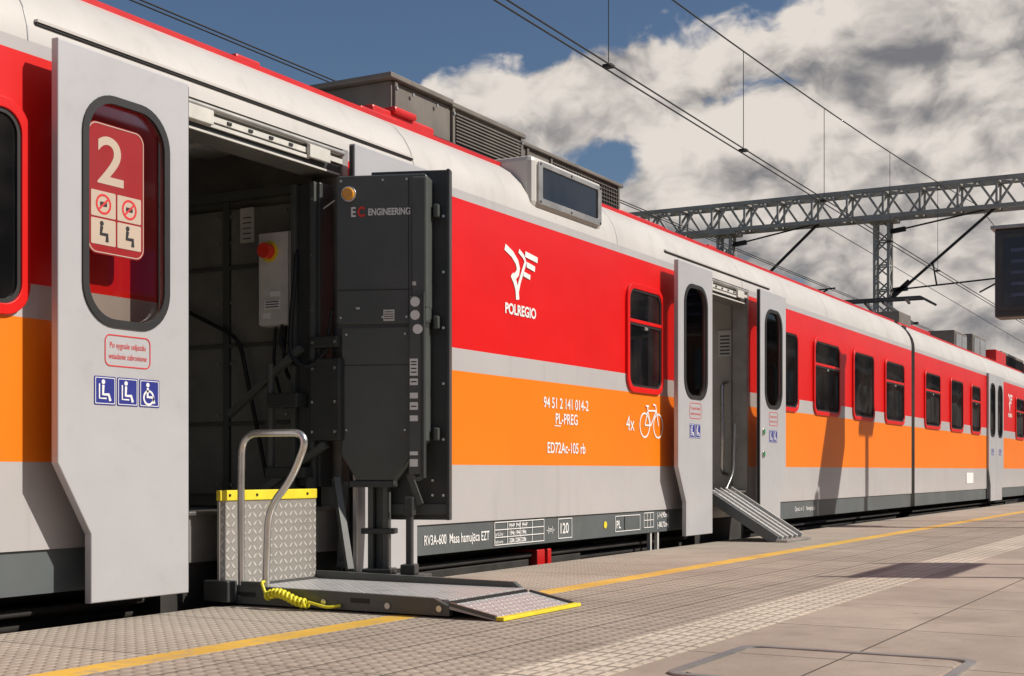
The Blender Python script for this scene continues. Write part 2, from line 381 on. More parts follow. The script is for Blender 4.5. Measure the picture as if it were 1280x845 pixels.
def car(x0,x1,doors,windows,closed=()):
    par=empty('coach',parent=train)
    side_wall(x0,x1,doors,0,False,par)
    side_wall(x0,x1,[],W,True,par)
    v=[];f=[]
    for (a,b) in ROOF: v+=[(x0,a,b),(x1,a,b)]
    for i in range(len(ROOF)-1): f.append((2*i,2*i+1,2*i+3,2*i+2))
    meshobj('roof',v,f,M['roofgrey'],par,None,True)
    for xe,s in ((x0,.002),(x1,-.002)):
        pts=[(0,.125)]+ROOF+[(W,.125)]
        meshobj('end_wall',[(xe+s,a,b) for a,b in pts],[tuple(range(len(pts)))],M['vest'],par)
    for yy in (.245,W-.275):
        box('roof_gutter_line',x0,x1,yy,yy+.03,2.765,2.800,M['redbox'],par)
    xs=x0+2.7
    while xs<x1-1:
        vv=[];ff=[]
        for k,(a,b) in enumerate(ROOF[:6]): vv+=[(xs,a-.0025,b+.001),(xs+.006,a-.0025,b+.001)]
        for k in range(5): ff.append((2*k,2*k+1,2*k+3,2*k+2))
        if not (9.5<xs<12.2): meshobj('roof_seam',vv,ff,M['galv'],par)
        xs+=2.9
    box('underframe',x0+.1,x1-.1,.30,W-.3,-.05,.124,M['under'],par)
    boxes('underfloor_equipment',[(x0+5.4,x0+7.0,.16,.8,-.45,.06),(x0+7.2,x0+8.1,.22,.8,-.38,.04),(x0+8.5,x0+11.0,.12,.9,-.5,.02),(x0+11.4,x0+12.1,.2,.8,-.3,.08),(x0+12.4,x0+15.4,.14,.9,-.48,.05)],M['under'],par,.015)
    tube('brake_pipe',[(x0+.3,.12,.04),(x1-.3,.12,.04)],.02,M['under'],par)
    tube('cable_duct',[(x0+.3,.18,-.02),(x1-.3,.18,-.02)],.03,M['under'],par)
    for bx in (x0+3.0,x1-3.0):
        for wx in (-1.25,1.25):
            for wy in (.62,W-.75):
                n=28; vv=[];ff=[]
                for yy in (wy,wy+.13):
                    for k in range(n):
                        a=2*math.pi*k/n; vv.append((bx+wx+.46*math.cos(a),yy,-.30+.46*math.sin(a)))
                ff=[tuple(range(n)),tuple(range(2*n-1,n-1,-1))]+[(k,(k+1)%n,n+(k+1)%n,n+k) for k in range(n)]
                meshobj('wheel',vv,ff,M['rust'],par)
        boxes('bogie_frame',[(bx-1.8,bx+1.8,.40,.55,-.35,-.12),(bx-1.8,bx+1.8,W-.55,W-.40,-.35,-.12),(bx-.3,bx+.3,.3,W-.3,-.3,-.06),(bx-1.4,bx-1.1,.33,.42,-.5,-.1),(bx+1.1,bx+1.4,.33,.42,-.5,-.1)],M['under'],par,.01)
    for (a,b,h) in windows: window(a,b,h,par)
    for (a,b) in closed:
        mid=(a+b)/2
        box('door_recess',a,b,-.004,-.001,.13,2.40,M['black'],par)
        leaf(a+.02,mid-.006,-1,par,True); leaf(mid+.006,b-.02,1,par,True)
    for (a,b) in doors:
        boxes('door_jamb',[(a-.02,a,.0,.14,.13,2.41),(b,b+.02,.0,.14,.13,2.41)],M['vest'],par)
        boxes('door_jamb_trim',[(b+.0005,b+.05,-.006,-.001,.13,2.41),(a-.05,a-.0005,-.006,-.001,.13,2.41)],M['alu'],par)
        box('door_sill',a,b,.012,.10,.20,.425,M['alu'],par,.004)
        box('door_sill_tread',a,b,-.012,.16,.425,.445,M['steel'],par,.004)
        box('under_step',a,b,.03,.3,-.1,.199,M['under'],par)
        boxes('door_header',[(a+.0,b-.0,.02,.18,2.26,2.42)],M['vestd'],par)
        boxes('door_mechanism_cover',[(a+.01,b-.01,.005,.020,2.275,2.315)],M['dark2'],par,.003)
        tube('door_track',[(a-.01,.0,2.385),(b+.01,.0,2.385)],.016,M['alu'],par)
        boxes('door_track_rail',[(a,b,-.006,.014,2.325,2.352),(a+.05,b-.3,-.012,.0,2.295,2.312),(a+.02,b-.02,.0,.012,2.262,2.272)],M['boxgrey'],par)
        boxes('door_track_carriage',[(a+.12,a+.30,-.03,-.006,2.30,2.37),(b-.32,b-.14,-.03,-.006,2.30,2.37)],M['boxgrey'],par,.004)
        boxes('door_track_bolts',[(a+.1+i*.16,a+.13+i*.16,-.012,-.006,2.332,2.346) for i in range(int((b-a)/.16)-1)],M['black'],par)
        box('door_cover_strip',a-.75,b+.72,-.004,.03,2.500,2.512,M['roofgrey'],par)
        box('door_cover_gap',a-.75,b+.72,.002,.03,2.490,2.499,M['black'],par)
    return par
c1=car(.8,22.27,[(7.20,8.57),(13.93,15.22)],
   [(2.2,3.3,1),(3.9,5.0,1),(5.25,6.40,0),(12.36,13.10,1),(16.10,16.88,0),(17.44,18.52,1),(19.09,20.13,0),(20.68,21.80,1)])
c2=car(22.47,44.0,[],[(23.08,24.2,1),(24.94,26.0,0),(26.68,27.57,1),(31.4,32.5,1),(33.2,34.3,0),(35.0,36.1,1),(36.8,37.9,0),(40.8,41.9,1)],[(28.2,29.8),(38.4,40.0)])
c3=car(44.2,65.8,[],[(45+1.8*i,46.1+1.8*i,i%2) for i in range(4)]+[(56+1.8*i,57.1+1.8*i,i%2) for i in range(4)],[(53,54.6)])
c0=car(-20.8,.6,[],[(-19+1.8*i,-17.9+1.8*i,i%2) for i in range(4)]+[(-8+1.8*i,-6.9+1.8*i,i%2) for i in range(4)],[(-11.3,-9.7)])
for xe in (.6,22.27,44.0):
    boxes('gangway_bellows',[(xe,xe+.2,.12,W-.12,.2,2.72)],M['black'],train)
leaf(6.433,7.205,-1,train); leaf(8.50,9.30,1,train)
leaf(13.118,13.924,-1,train); leaf(15.23,16.03,1,train)
plate('class_sticker',[rrect(6.605,6.935,1.56,2.12,.05)],-.1245,.001,M['redfilm'],train)
text('class_number','2',6.655,1.865,.285,M['pale'],train,-.126,'LEFT',1.15,.004)
plate('class_border',[rrect(6.609,6.931,1.565,2.116,.048),rrect(6.613,6.927,1.569,2.112,.045)],-.126,.001,M['pale'],train)
for i in range(2):
    for j in range(2):
        a=6.625+i*.150; b=1.60+j*.118
        plate('rule_sticker',[rrect(a,a+.14,b,b+.110,.006)],-.126,.001,M['pale'],train)
        if j: 
            plate('rule_ring',[circ(a+.07,b+.055,.044),circ(a+.07,b+.055,.034)],-.127,.001,M['redtxt'],train)
            plate('rule_bar',[ribbon([(a+.038,b+.026),(a+.102,b+.084)],.009)],-.1275,.001,M['redtxt'],train)
            plate('rule_fig',[rrect(a+.05,a+.09,b+.045,b+.065,.004)],-.1265,.0008,M['black'],train)
        else:
            plate('rule_fig',[circ(a+.06,b+.090,.011,12)],-.127,.001,M['black'],train)
            plate('rule_fig',[ribbon([(a+.06,b+.078),(a+.055,b+.045),(a+.09,b+.045),(a+.09,b+.014)],.018)],-.127,.001,M['black'],train)
for z in (1.02,.80): 
    plate('door_button',[circ(15.31,z,.035)],-.146,.012,M['steel'],train,.002)
    plate('door_button_cap',[circ(15.31,z,.022)],-.154,.006,M['green'],train)
def logo(x,z,s,par):
    R=[ribbon([(0.0,.335),(.10,.30),(.165,.255),(.185,.215),(.175,.18),(.14,.155),(.095,.14)],.045),
       ribbon([(.095,.162),(.135,.12),(.165,.07),(.175,0)],.045),
       ribbon([(.19,.335),(.255,.305),(.285,.27),(.245,.20),(.20,.12),(.165,.03)],.030),
       ribbon([(.28,.325),(.46,.305)],.040),ribbon([(.30,.255),(.42,.238)],.038),ribbon([(.255,.185),(.35,.172)],.034)]
    for r in R: plate('logo_stroke',[[(x+a*s,z+b*s) for a,b in r]],-.003-.0006*R.index(r),.001,M['white'],par)
    text('logo_text','POLREGIO',x+.22*s,z-.105*s,.098*s,M['white'],par,-.004,'CENTER',.95,.003)
logo(10.40,1.80,1.0,train); logo(30.55,1.80,1.0,train)
text('fleet_number','94 51 2 141 014-2',11.315,1.085,.108,M['white'],train,-.004,'CENTER',.90,.0014)
text('fleet_number','PL-PREG',11.315,.975,.108,M['white'],train,-.004,'CENTER',.92,.0014)
box('fleet_underline',11.12,11.22,-.004,-.002,.956,.963,M['white'],train)
text('fleet_number','ED72Ac-105 rb',11.315,.765,.108,M['white'],train,-.004,'CENTER',.90,.0014)
text('bike_count','4x',12.36,.96,.17,M['white'],train,-.004,'LEFT',.95)
def bike(x,z,par):
    w=.105; a=(x+.11,z+.11); b=(x+.39,z+.11)
    for c in (a,b): plate('bike_wheel',[circ(c[0],c[1],w),circ(c[0],c[1],w-.014)],-.0035,.001,M['white'],par)
    s=[(a,(x+.17,z+.23)),((x+.17,z+.23),(x+.23,z+.11)),((x+.23,z+.11),a),((x+.17,z+.23),(x+.34,z+.235)),((x+.23,z+.11),(x+.34,z+.235)),(b,(x+.33,z+.28)),((x+.33,z+.28),(x+.28,z+.285)),((x+.17,z+.23),(x+.155,z+.265)),((x+.125,z+.268),(x+.19,z+.268))]
    for k,(p,q) in enumerate(s): plate('bike_frame',[ribbon([p,q],.014)],-.0045-.0004*k,.001,M['white'],par)
bike(12.62,.90,train)
yS=.008
text('brake_text','RV3A-600  Masa hamująca EZT',9.42,.185,.085,M['white'],train,yS,'LEFT',.72,.001)
def table(x0,x1,z0,z1,nx,nz,par):
    t=.006; L=[]
    for i in range(nx+1):
        x=x0+(x1-x0)*i/nx; L.append((x-t/2,x+t/2,yS-.001,yS+.001,z0,z1))
    for j in range(nz+1):
        z=z0+(z1-z0)*j/nz; L.append((x0,x1,yS-.0025,yS-.0015,z-t/2,z+t/2))
    boxes('data_table',L,M['white'],par)
table(10.28,10.98,.145,.295,4,3,train)
for j,r in enumerate(('228t 228t 228t','194t 194t 194t','M+P  P+P  M+P')):
    text('data_text',r,10.48,.155+.05*j,.040,M['white'],train,yS,'LEFT',.98,.001)
text('data_text','próżny',10.29,.205,.036,M['white'],train,yS); text('data_text','ładowny',10.29,.155,.033,M['white'],train,yS,sx=.95)
text('data_text','-(m)-',11.02,.20,.06,M['white'],train,yS)
table(11.20,11.42,.15,.29,1,1,train); text('speed_text','120',11.22,.185,.105,M['white'],train,yS,'LEFT',.95,.002)
plate('yellow_mark',[circ(12.0,.22,.028)],yS,.001,M['yellow'],train)
table(12.18,12.36,.16,.28,1,1,train); text('country_text','PL',12.20,.185,.085,M['white'],train,yS,off=.002); table(12.36,12.66,.16,.28,1,1,train)
table(12.74,12.94,.17,.29,3,2,train)
text('length_text','|-14,90m-|',13.02,.245,.06,M['white'],train,yS,off=.001); text('length_text','|-88,72m-|',13.02,.165,.06,M['white'],train,yS,off=.001)
text('skirt_text','Oprac. nr 2    Nawigacja.pl',16.8,.20,.07,M['white'],train,yS)
boxes('red_equipment_box',[(10.98,11.10,.06,.3,-.18,.08),(11.14,11.2,.06,.2,-.12,.08)],M['redbox'],train,.01)
boxes('vent_grille',[(26.3,26.9,-.008,-.002,.42,.60)],M['white'],train)
boxes('step_iron',[(12.9,12.93,.02,.05,-.1,.125),(13.05,13.08,.02,.05,-.1,.125),(12.9,13.08,.02,.09,-.1,-.08)],M['boxgrey'],train)
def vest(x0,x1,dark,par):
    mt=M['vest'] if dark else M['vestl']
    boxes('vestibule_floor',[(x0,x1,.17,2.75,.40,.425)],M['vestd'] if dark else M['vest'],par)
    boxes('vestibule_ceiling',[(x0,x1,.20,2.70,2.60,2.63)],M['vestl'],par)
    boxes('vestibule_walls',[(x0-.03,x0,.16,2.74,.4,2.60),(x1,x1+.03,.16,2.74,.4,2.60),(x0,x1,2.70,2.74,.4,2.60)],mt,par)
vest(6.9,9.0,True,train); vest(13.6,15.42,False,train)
boxes('vestibule_far_door',[(7.0,8.5,2.64,2.69,.45,2.3)],M['vest'],train,.01)
boxes('cabinet_panel',[(8.62,8.70,.30,1.5,.43,2.22),(8.58,8.62,.34,.80,.5,2.15),(8.58,8.62,.84,1.35,.5,2.15)],M['vestd'],train,.006)
boxes('cabinet_ribs',[(8.565,8.58,.35,1.34,z,z+.02) for z in (.9,1.35,1.8)],M['dark'],train,.003)
boxes('cabinet_frame',[(8.55,8.60,.28,.33,.43,2.24),(8.55,8.60,1.36,1.41,.43,2.24),(8.55,8.62,.28,1.45,2.2,2.25),(8.56,8.58,.80,.84,.43,2.2)],M['dark'],train,.005)
boxes('cabinet_bolts',[(8.558,8.564,y,y+.015,z,z+.015) for y in (.37,.77,.87,1.31) for z in (.55,.95,1.25,1.6,1.95,2.1)],M['alu'],train)
tube('cabinet_conduit',fillet([(8.55,1.2,2.2),(8.54,1.15,1.6),(8.54,.7,1.4),(8.54,.5,.6)],.1),.012,M['black'],train)
box('cabinet_label',8.572,8.578,.62,.72,1.95,2.15,M['boxgrey'],train)
boxes('cabinet_label_lines',[(8.570,8.573,.64,.70,1.97+i*.03,1.975+i*.03) for i in range(5)],M['black'],train)
box('ceiling_lamp',8.62,8.92,1.08,1.30,2.56,2.60,M['label'],train,.02)
boxes('vestibule_partition_frame',[(15.34,15.38,.16,.20,.43,2.4),(15.34,15.38,.66,.72,.43,2.4)],M['vest'],train)
tube('vestibule_handrail',fillet([(15.38,.26,.60),(15.24,.26,.62),(15.20,.24,1.0),(15.24,.26,1.50),(15.38,.26,1.52)],.10),.020,M['steel'],train)
tube('vestibule_handrail',fillet([(14.95,.12,.44),(15.12,.10,.62),(15.17,.10,1.1)],.08),.014,M['steel'],train)
box('vestibule_notice',15.405,15.416,.22,.36,1.78,2.04,M['white'],train)
boxes('vestibule_notice_print',[(15.402,15.405,.24,.34,1.80+i*.035,1.815+i*.035) for i in range(6)],M['skirt'],train)
ac=empty('roof_air_conditioner',parent=train)
boxes('unit_body',[(9.88,11.66,.56,2.3,2.80,3.20),(11.75,13.55,.60,2.3,2.80,3.16)],M['acgrey'],ac,.012)
boxes('unit_lid',[(9.82,10.60,.52,2.34,3.20,3.235),(10.60,11.68,.53,2.34,3.19,3.225),(11.72,13.58,.57,2.34,3.16,3.19)],M['acgrey'],ac,.006)
boxes('unit_recess',[(10.68,11.58,.553,.565,2.95,3.15),(12.25,13.46,.593,.605,2.95,3.12),(9.95,10.55,.553,.562,2.86,2.88)],M['black'],ac)
boxes('unit_louvres',[(10.66,11.60,.535,.556,2.955+i*.024,2.964+i*.024) for i in range(9)],M['acgrey'],ac)
boxes('unit_mesh',[(12.25+i*.05,12.256+i*.05,.583,.594,2.95,3.12) for i in range(25)]+[(12.24,13.48,.581,.592,2.95+j*.034,2.956+j*.034) for j in range(6)],M['acgrey'],ac)
boxes('unit_frame_posts',[(x,x+.03,.54,.56,2.84,3.19) for x in (9.9,10.62,11.62)]+[(x,x+.03,.585,.60,2.84,3.15) for x in (11.8,12.2,13.5)],M['acgrey'],ac)
boxes('unit_bolts',[(x,x+.02,.532,.54,z,z+.02) for x in (9.905,10.625,11.625,10.1,10.4) for z in (2.92,3.14)],M['galv'],ac)
boxes('roof_red_mount',[(9.15,9.55,.28,.60,2.78,2.83),(9.3,10.0,.30,.52,2.80,2.875),(9.5,9.75,.27,.5,2.86,2.905),(12.9,13.9,.30,.5,2.78,2.84),(6.7,6.9,.26,.4,2.78,2.83),(8.0,8.2,.26,.4,2.78,2.83),(14.9,15.1,.26,.4,2.78,2.83)],M['redbox'],train,.015)
boxes('roof_black_gap',[(9.9,13.9,.45,.56,2.83,2.90)],M['black'],train)
d=empty('destination_display',parent=train)
box('display_case',10.78,11.92,-.005,.60,2.475,2.835,M['roofgrey'],d,.04)
plate('display_rim',[rrect(10.85,11.87,2.50,2.80,.03),rrect(10.91,11.81,2.545,2.765,.015)],-.012,.02,M['alu'],d,.003)
plate('display_glass',[rrect(10.90,11.82,2.54,2.77,.02)],-.009,.004,M['glass'],d)
boxes('display_screws',[(x,x+.014,-.026,-.021,z,z+.014) for x in (10.87,11.35,11.84) for z in (2.51,2.775)],M['black'],d)
pg=empty('pantograph',parent=train)
bars('pantograph_base',[((25.4,.9,3.1),(27.6,.9,3.1)),((25.4,2.0,3.1),(27.6,2.0,3.1)),((25.4,.9,3.1),(25.4,2.0,3.1)),((27.6,.9,3.1),(27.6,2.0,3.1)),((26.5,.9,3.1),(26.5,2.0,3.1))],.06,M['redbox'],pg)
bars('pantograph_arms',[((25.5,1.1,3.15),(27.7,1.2,3.32)),((25.5,1.8,3.15),(27.7,1.7,3.32)),((27.7,1.2,3.32),(25.9,1.3,3.52)),((27.7,1.7,3.32),(25.9,1.6,3.52)),((27.7,1.1,3.32),(27.7,1.8,3.32))],.045,M['dark2'],pg)
bars('pantograph_head',[((25.8,.65,3.56),(25.8,2.25,3.56)),((26.1,.65,3.56),(26.1,2.25,3.56)),((25.8,.65,3.56),(25.8,.45,3.44)),((26.1,.65,3.56),(26.1,.45,3.44)),((25.8,2.25,3.56),(25.8,2.45,3.44)),((25.8,.9,3.56),(26.1,.9,3.5)),((25.8,1.9,3.56),(26.1,1.9,3.5))],.04,M['dark2'],pg)
boxes('insulators',[(x,x+.12,y,y+.12,2.9,3.08) for x in (25.4,27.5) for y in (.85,1.95)],M['redbox'],pg,.02)
boxes('roof_equipment_box',[(24.1,24.9,.6,2.2,2.85,3.15),(28.4,29.6,.6,2.2,2.85,3.24),(29.9,31.3,.55,2.3,2.83,3.3),(33.2,36.2,.55,2.3,2.83,3.22),(37,39.5,.6,2.2,2.85,3.2),(48,52,.56,2.3,2.83,3.2)],M['acgrey'],train,.02)
boxes('roof_equipment_grille',[(x,x+.03,.535,.56,2.9,3.15) for x in [33.3+i*.12 for i in range(24)]],M['black'],train)
boxes('roof_equipment_panel',[(28.5,29.0,.585,.598,2.92,3.18),(29.05,29.5,.585,.598,2.92,3.18),(30.0,30.55,.535,.548,2.9,3.24),(30.62,31.2,.535,.548,2.9,3.24)],M['galv'],train,.004)
boxes('roof_red_box',[(31.6,32.8,.4,1.0,2.82,3.12),(36.4,36.9,.4,1.0,2.82,3.1)],M['redbox'],train,.02)
# ------------------------------------------------------------------ WHEELCHAIR LIFT
lift=empty('wheelchair_lift')
mast=empty('mast_group',(8.56,-.58,0),lift,math.radians(-69.7))
D=M['dark'];D2=M['dark2']
plate('housing_upper',[rrect(-.51,-.015,1.42,2.215,.02)],.075,.15,D,mast,.008)
plate('housing_lower',[[(-.485,1.405),(-.485,.72),(-.40,.585),(-.20,.585),(-.10,.72),(-.02,.80),(-.02,1.405)][::-1]],.078,.14,D,mast,.008)
box('housing_hinge',-.50,-.02,.01,.15,1.400,1.424,D2,mast)
box('housing_corner',-.10,-.012,-.012,.15,1.50,2.20,D,mast,.012)
boxes('housing_seam',[(-.505,-.10,-.002,.001,1.60,1.604),(-.115,-.111,-.002,.001,1.45,2.19),(-.47,-.11,.006,.009,1.20,1.204)],M['black'],mast)
box('side_slab',-.36,.082,.160,.190,.372,2.266,D2,mast,.006)
box('side_slab_flange',.066,.084,.120,.188,.372,2.262,D2,mast,.004)
box('side_slab_rib',-.36,.07,.145,.162,.40,.46,D,mast,.004)
boxes('hinge_knuckles',[(.0,.03,.09,.16,1.40,1.47),(.0,.03,.09,.16,.80,.87),(.0,.03,.09,.16,2.0,2.07)],D,mast,.008)
boxes('slab_bolts',[(.045,.057,.113,.120,z,z+.012) for z in (.5,.8,1.1,1.4,1.7,2.0)]+[(-.02,-.008,.14,.160,z,z+.012) for z in (.5,.58)],M['steel'],mast)
box('slide_rail',-.105,-.035,-.035,.02,.62,1.56,D,mast,.006)
box('slide_rail_edge',-.035,-.022,-.042,.02,.60,1.58,D2,mast)
for z,r in ((1.53,.026),(1.46,.026)):
    plate('round_sticker',[circ(-.07,z,r,16)],-.037,.002,M['white'],mast)
plate('round_sticker',[circ(-.055,1.385,.026,16)],-.044,.002,M['white'],mast)
boxes('rail_labels',[(-.098,-.055,-.038,-.0355,z,z+h) for z,h in ((1.14,.09),(1.09,.035),(1.02,.03),(.96,.04),(.90,.03),(.66,.04),(.72,.02))],M['white'],mast)
boxes('rail_label_print',[(-.092,-.062,-.0392,-.0381,z,z+.006) for z in (1.155,1.175,1.195,1.21,1.105,.975)],M['black'],mast)
boxes('housing_labels',[(-.25,-.19,-.0035,0,1.435,1.495),(-.09,-.07,-.0150,-.012,1.62,1.64),(-.40,-.38,-.003,0,1.50,1.51)],M['label'],mast)
boxes('label_print',[(-.245,-.195,-.0045,-.0036,1.445+i*.012,1.449+i*.012) for i in range(4)],M['black'],mast)
text('maker_text','ENGINEERING',-.335,2.00,.050,M['white'],mast,-.002,'LEFT',.72,.0015)
text('maker_mark','E',-.430,1.995,.072,M['white'],mast,-.002,'LEFT',.8,.002); text('maker_mark','C',-.392,1.995,.072,M['redbright'],mast,-.003,'LEFT',.8,.003)
plate('beacon_rim',[circ(-.44,2.115,.042)],-.006,.014,M['steel'],mast,.003)
plate('beacon_lens',[circ(-.44,2.115,.034)],-.018,.024,M['amber'],mast,.008)
boxes('housing_bolts',[(x,x+.012,-.006,0,z,z+.012) for x in (-.49,-.26,-.13) for z in (2.18,1.45)]+[(x,x+.012,-.002,.008,z,z+.012) for x in (-.46,-.14) for z in (1.36,.85)],M['steel'],mast,.002)
boxes('mast_post',[(-.345,-.315,.03,.11,.10,.60),(-.265,-.235,.03,.11,.10,.60),(-.315,-.265,.085,.10,.10,.60)],D,mast,.004)
boxes('mast_side_post',[(-.43,-.41,.04,.08,.10,.62)],M['alu'],mast,.002)
boxes('mast_bracket',[(-.44,-.20,.0,.14,.55,.585),(-.38,-.20,.02,.12,.30,.33)],D2,mast,.004)
boxes('mast_foot',[(-.50,-.02,-.02,.16,.055,.085),(-.37,-.21,.0,.14,.085,.115),(-.16,-.08,.0,.10,.085,.14)],D2,mast,.006)
boxes('mast_arm',[(-.135,-.100,.02,.07,.10,.46),(-.14,-.09,.0,.08,.40,.50)],D2,mast,.008)
bars('mast_stay',[((-.47,.06,.58),(-.52,.10,.10)),((-.12,.05,.62),(-.06,.05,.46)),((-.43,.06,.12),(-.52,.06,.14))],.03,D,mast)
boxes('foot_labels',[(-.25,-.17,-.0225,-.0205,.060,.078)],M['label'],mast)
plate('gear_ring',[circ(-.06,.62,.035),circ(-.06,.62,.015)],-.01,.03,D,mast,.002)
boxes('inner_carriage',[(8.40,8.52,.02,.22,.55,2.2),(8.30,8.42,.10,.30,.98,1.06),(8.30,8.44,.05,.32,.60,.66),(8.36,8.44,-.12,.06,1.30,1.36),(8.36,8.46,-.14,.06,.80,1.24)],D2,lift,.008)
boxes('inner_guides',[(8.375,8.40,.04,.07,.5,2.2),(8.375,8.40,.17,.20,.5,2.2)],D,lift,.003)
boxes('carriage_bolts',[(8.352,8.36,y,y+.014,z,z+.014) for y in (-.12,.03) for z in (.84,1.0,1.18,1.32)]+[(8.37,8.375,.05,.062,z,z+.012) for z in (.7,1.0,1.5,1.8,2.1)],M['steel'],lift)
tube('gas_strut',[(8.33,.30,.62),(8.33,.30,1.22)],.022,D,lift)
bars('scissor_arm',[((8.36,-.05,.78),(8.30,.55,.40)),((8.34,.1,1.3),(8.34,.6,.95)),((8.38,-.1,.6),(8.30,-.25,.12)),((8.36,.05,.6),(8.28,.0,.12))],.035,D,lift)
cb=empty('control_box',parent=lift)
box('box_body',8.42,8.53,.235,.45,1.44,1.96,M['boxgrey'],cb,.01)
box('box_lid',8.402,8.419,.24,.445,1.445,1.955,M['boxgrey'],cb,.006)
def disc_x(name,x,y,z,r,h,mat,par):
    n=20; vv=[(x-hh,y+r*math.cos(2*math.pi*k/n),z+r*math.sin(2*math.pi*k/n)) for hh in (0,h) for k in range(n)]
    ff=[tuple(range(n)),tuple(range(2*n-1,n-1,-1))]+[(k,(k+1)%n,n+(k+1)%n,n+k) for k in range(n)]
    return meshobj(name,vv,ff,mat,par)
disc_x('switch_plate',8.401,.365,1.85,.058,.006,M['yellow'],cb); disc_x('switch_knob',8.394,.365,1.85,.042,.05,M['redbright'],cb)
boxes('box_labels',[(8.397,8.401,.29,.36,1.60,1.63),(8.397,8.401,.29,.40,1.53,1.58),(8.397,8.401,.36,.41,1.48,1.51)],M['white'],cb)
boxes('box_label_print',[(8.395,8.3965,.30,.39,1.54+i*.014,1.545+i*.014) for i in range(3)],M['black'],cb)
tube('box_cable',fillet([(8.46,.30,1.44),(8.45,.31,1.30),(8.42,.26,1.15),(8.42,.14,1.10)],.08),.011,M['black'],cb)
tube('box_cable',fillet([(8.46,.37,1.44),(8.45,.38,1.22),(8.43,.30,1.02),(8.42,.16,.98)],.08),.009,M['black'],cb)
tube('hydraulic_hose',fillet([(8.42,.2,1.9),(8.36,.15,1.75),(8.34,.17,1.45),(8.32,.16,1.25),(8.34,.05,1.18),(8.4,-.02,1.28),(8.42,-.05,1.5)],.12),.013,M['black'],lift)
tube('hydraulic_hose',fillet([(8.43,.30,1.45),(8.38,.28,1.35),(8.36,.18,1.20),(8.36,.0,1.22),(8.42,-.06,1.35)],.1),.010,M['black'],lift)
tube('lift_cable',[(8.45,.25,1.98),(8.43,.1,2.02),(8.44,-.05,2.1)],.004,M['label'],lift)
PX0,PX1,PY0,PY1=7.48,8.22,-1.35,-.10
box('deck',PX0+.03,PX1-.03,PY0,PY1,.050,.078,M['diaXY'],lift)
def siderail(x,hh):
    pts=[(PY0-.02,.01),(PY0-.02,.05),(PY0+.06,hh),(PY1-.1,hh+.012),(PY1+.02,hh+.012),(PY1+.02,.01)]
    v=[(xx,a,b) for xx in (x-.016,x+.016) for a,b in pts]; n=len(pts)
    f=[tuple(range(n))[::-1],tuple(range(n,2*n))]+[(k,(k+1)%n,n+(k+1)%n,n+k) for k in range(n)]
    meshobj('deck_side_rail',v,f,D,lift)
siderail(PX0+.016,.084); siderail(PX1-.016,.105)
boxes('rail_slots',[(PX0-.004,PX0-.0005,y,y+.10,.045,.065) for y in (-.30,-.50,-.95)],M['black'],lift)
for y in (-1.32,-1.05,-.7,-.2): disc_x('rail_bolt',PX0,y,.04,.014,.006,M['steel'],lift)
box('deck_hinge',PX0+.03,PX1-.03,PY0-.02,PY0,.03,.072,M['black'],lift)
v=[(PX0,PY0-.02,.060),(PX1,PY0-.02,.060),(PX1,-1.60,.012),(PX0,-1.60,.012),(PX0,PY0-.02,.04),(PX1,PY0-.02,.04),(PX1,-1.60,.002),(PX0,-1.60,.002)]
meshobj('entry_flap',v,[(3,2,1,0),(4,5,6,7),(0,1,5,4),(1,2,6,5),(2,3,7,6),(3,0,4,7)],M['diaXY'],lift)
box('entry_flap_edge',PX0,PX1,-1.640,-1.60,.002,.018,M['yellow'],lift,.003)
bars('entry_flap_trim',[((PX0+.005,PY0-.02,.062),(PX0+.005,-1.60,.016)),((PX1-.005,PY0-.02,.062),(PX1-.005,-1.60,.016))],.016,D,lift)
boxes('deck_chain_guides',[(PX1-.02,PX1+.10,-1.30,-.1,.01,.05)],D2,lift,.006)
fl=box('inner_flap',7.44,8.19,-.115,-.100,.085,.495,M['diaXZ'],lift,.003)
box('inner_flap_edge',7.44,8.19,-.122,-.095,.495,.545,M['yellow'],lift,.004)
boxes('inner_flap_hinge',[(7.44,8.24,-.14,-.07,.04,.085),(7.40,7.47,-.20,-.05,.02,.12)],D2,lift,.006)
boxes('inner_flap_screws',[(x,x+.012,-.126,-.122,.515,.527) for x in (7.5,7.7,7.9,8.1)],M['black'],lift)
X=7.50
tube('handrail',fillet([(X,-.20,.06),(X,-.195,.50),(X,-.20,.815),(X,-.60,.815),(X,-.50,.60),(X,-.36,.46),(X,-.345,.06)],.10,8),.0175,M['steel'],lift,res=5)
bars('handrail_crossbar',[((X,-.20,.10),(X,-.345,.10))],.03,D,lift)
hel=[]
for k in range(200):
    t=k/199; a=t*2*math.pi*11
    hel.append((7.435+.016*math.cos(a)-.01*math.sin(t*3.14),-.40-.24*t,.055+.02*math.sin(t*5)+.017*math.sin(a)))
tube('coiled_cable',hel,.0075,M['yelcab'],lift,res=2)
tube('coiled_cable_lead',fillet([(7.47,-.36,.12),(7.44,-.37,.12),(7.435,-.40,.06)],.03),.007,M['yelcab'],lift)
tube('coiled_cable_lead',fillet([(7.44,-.64,.04),(7.44,-.75,.02),(7.47,-.80,.03)],.03),.007,M['yelcab'],lift)
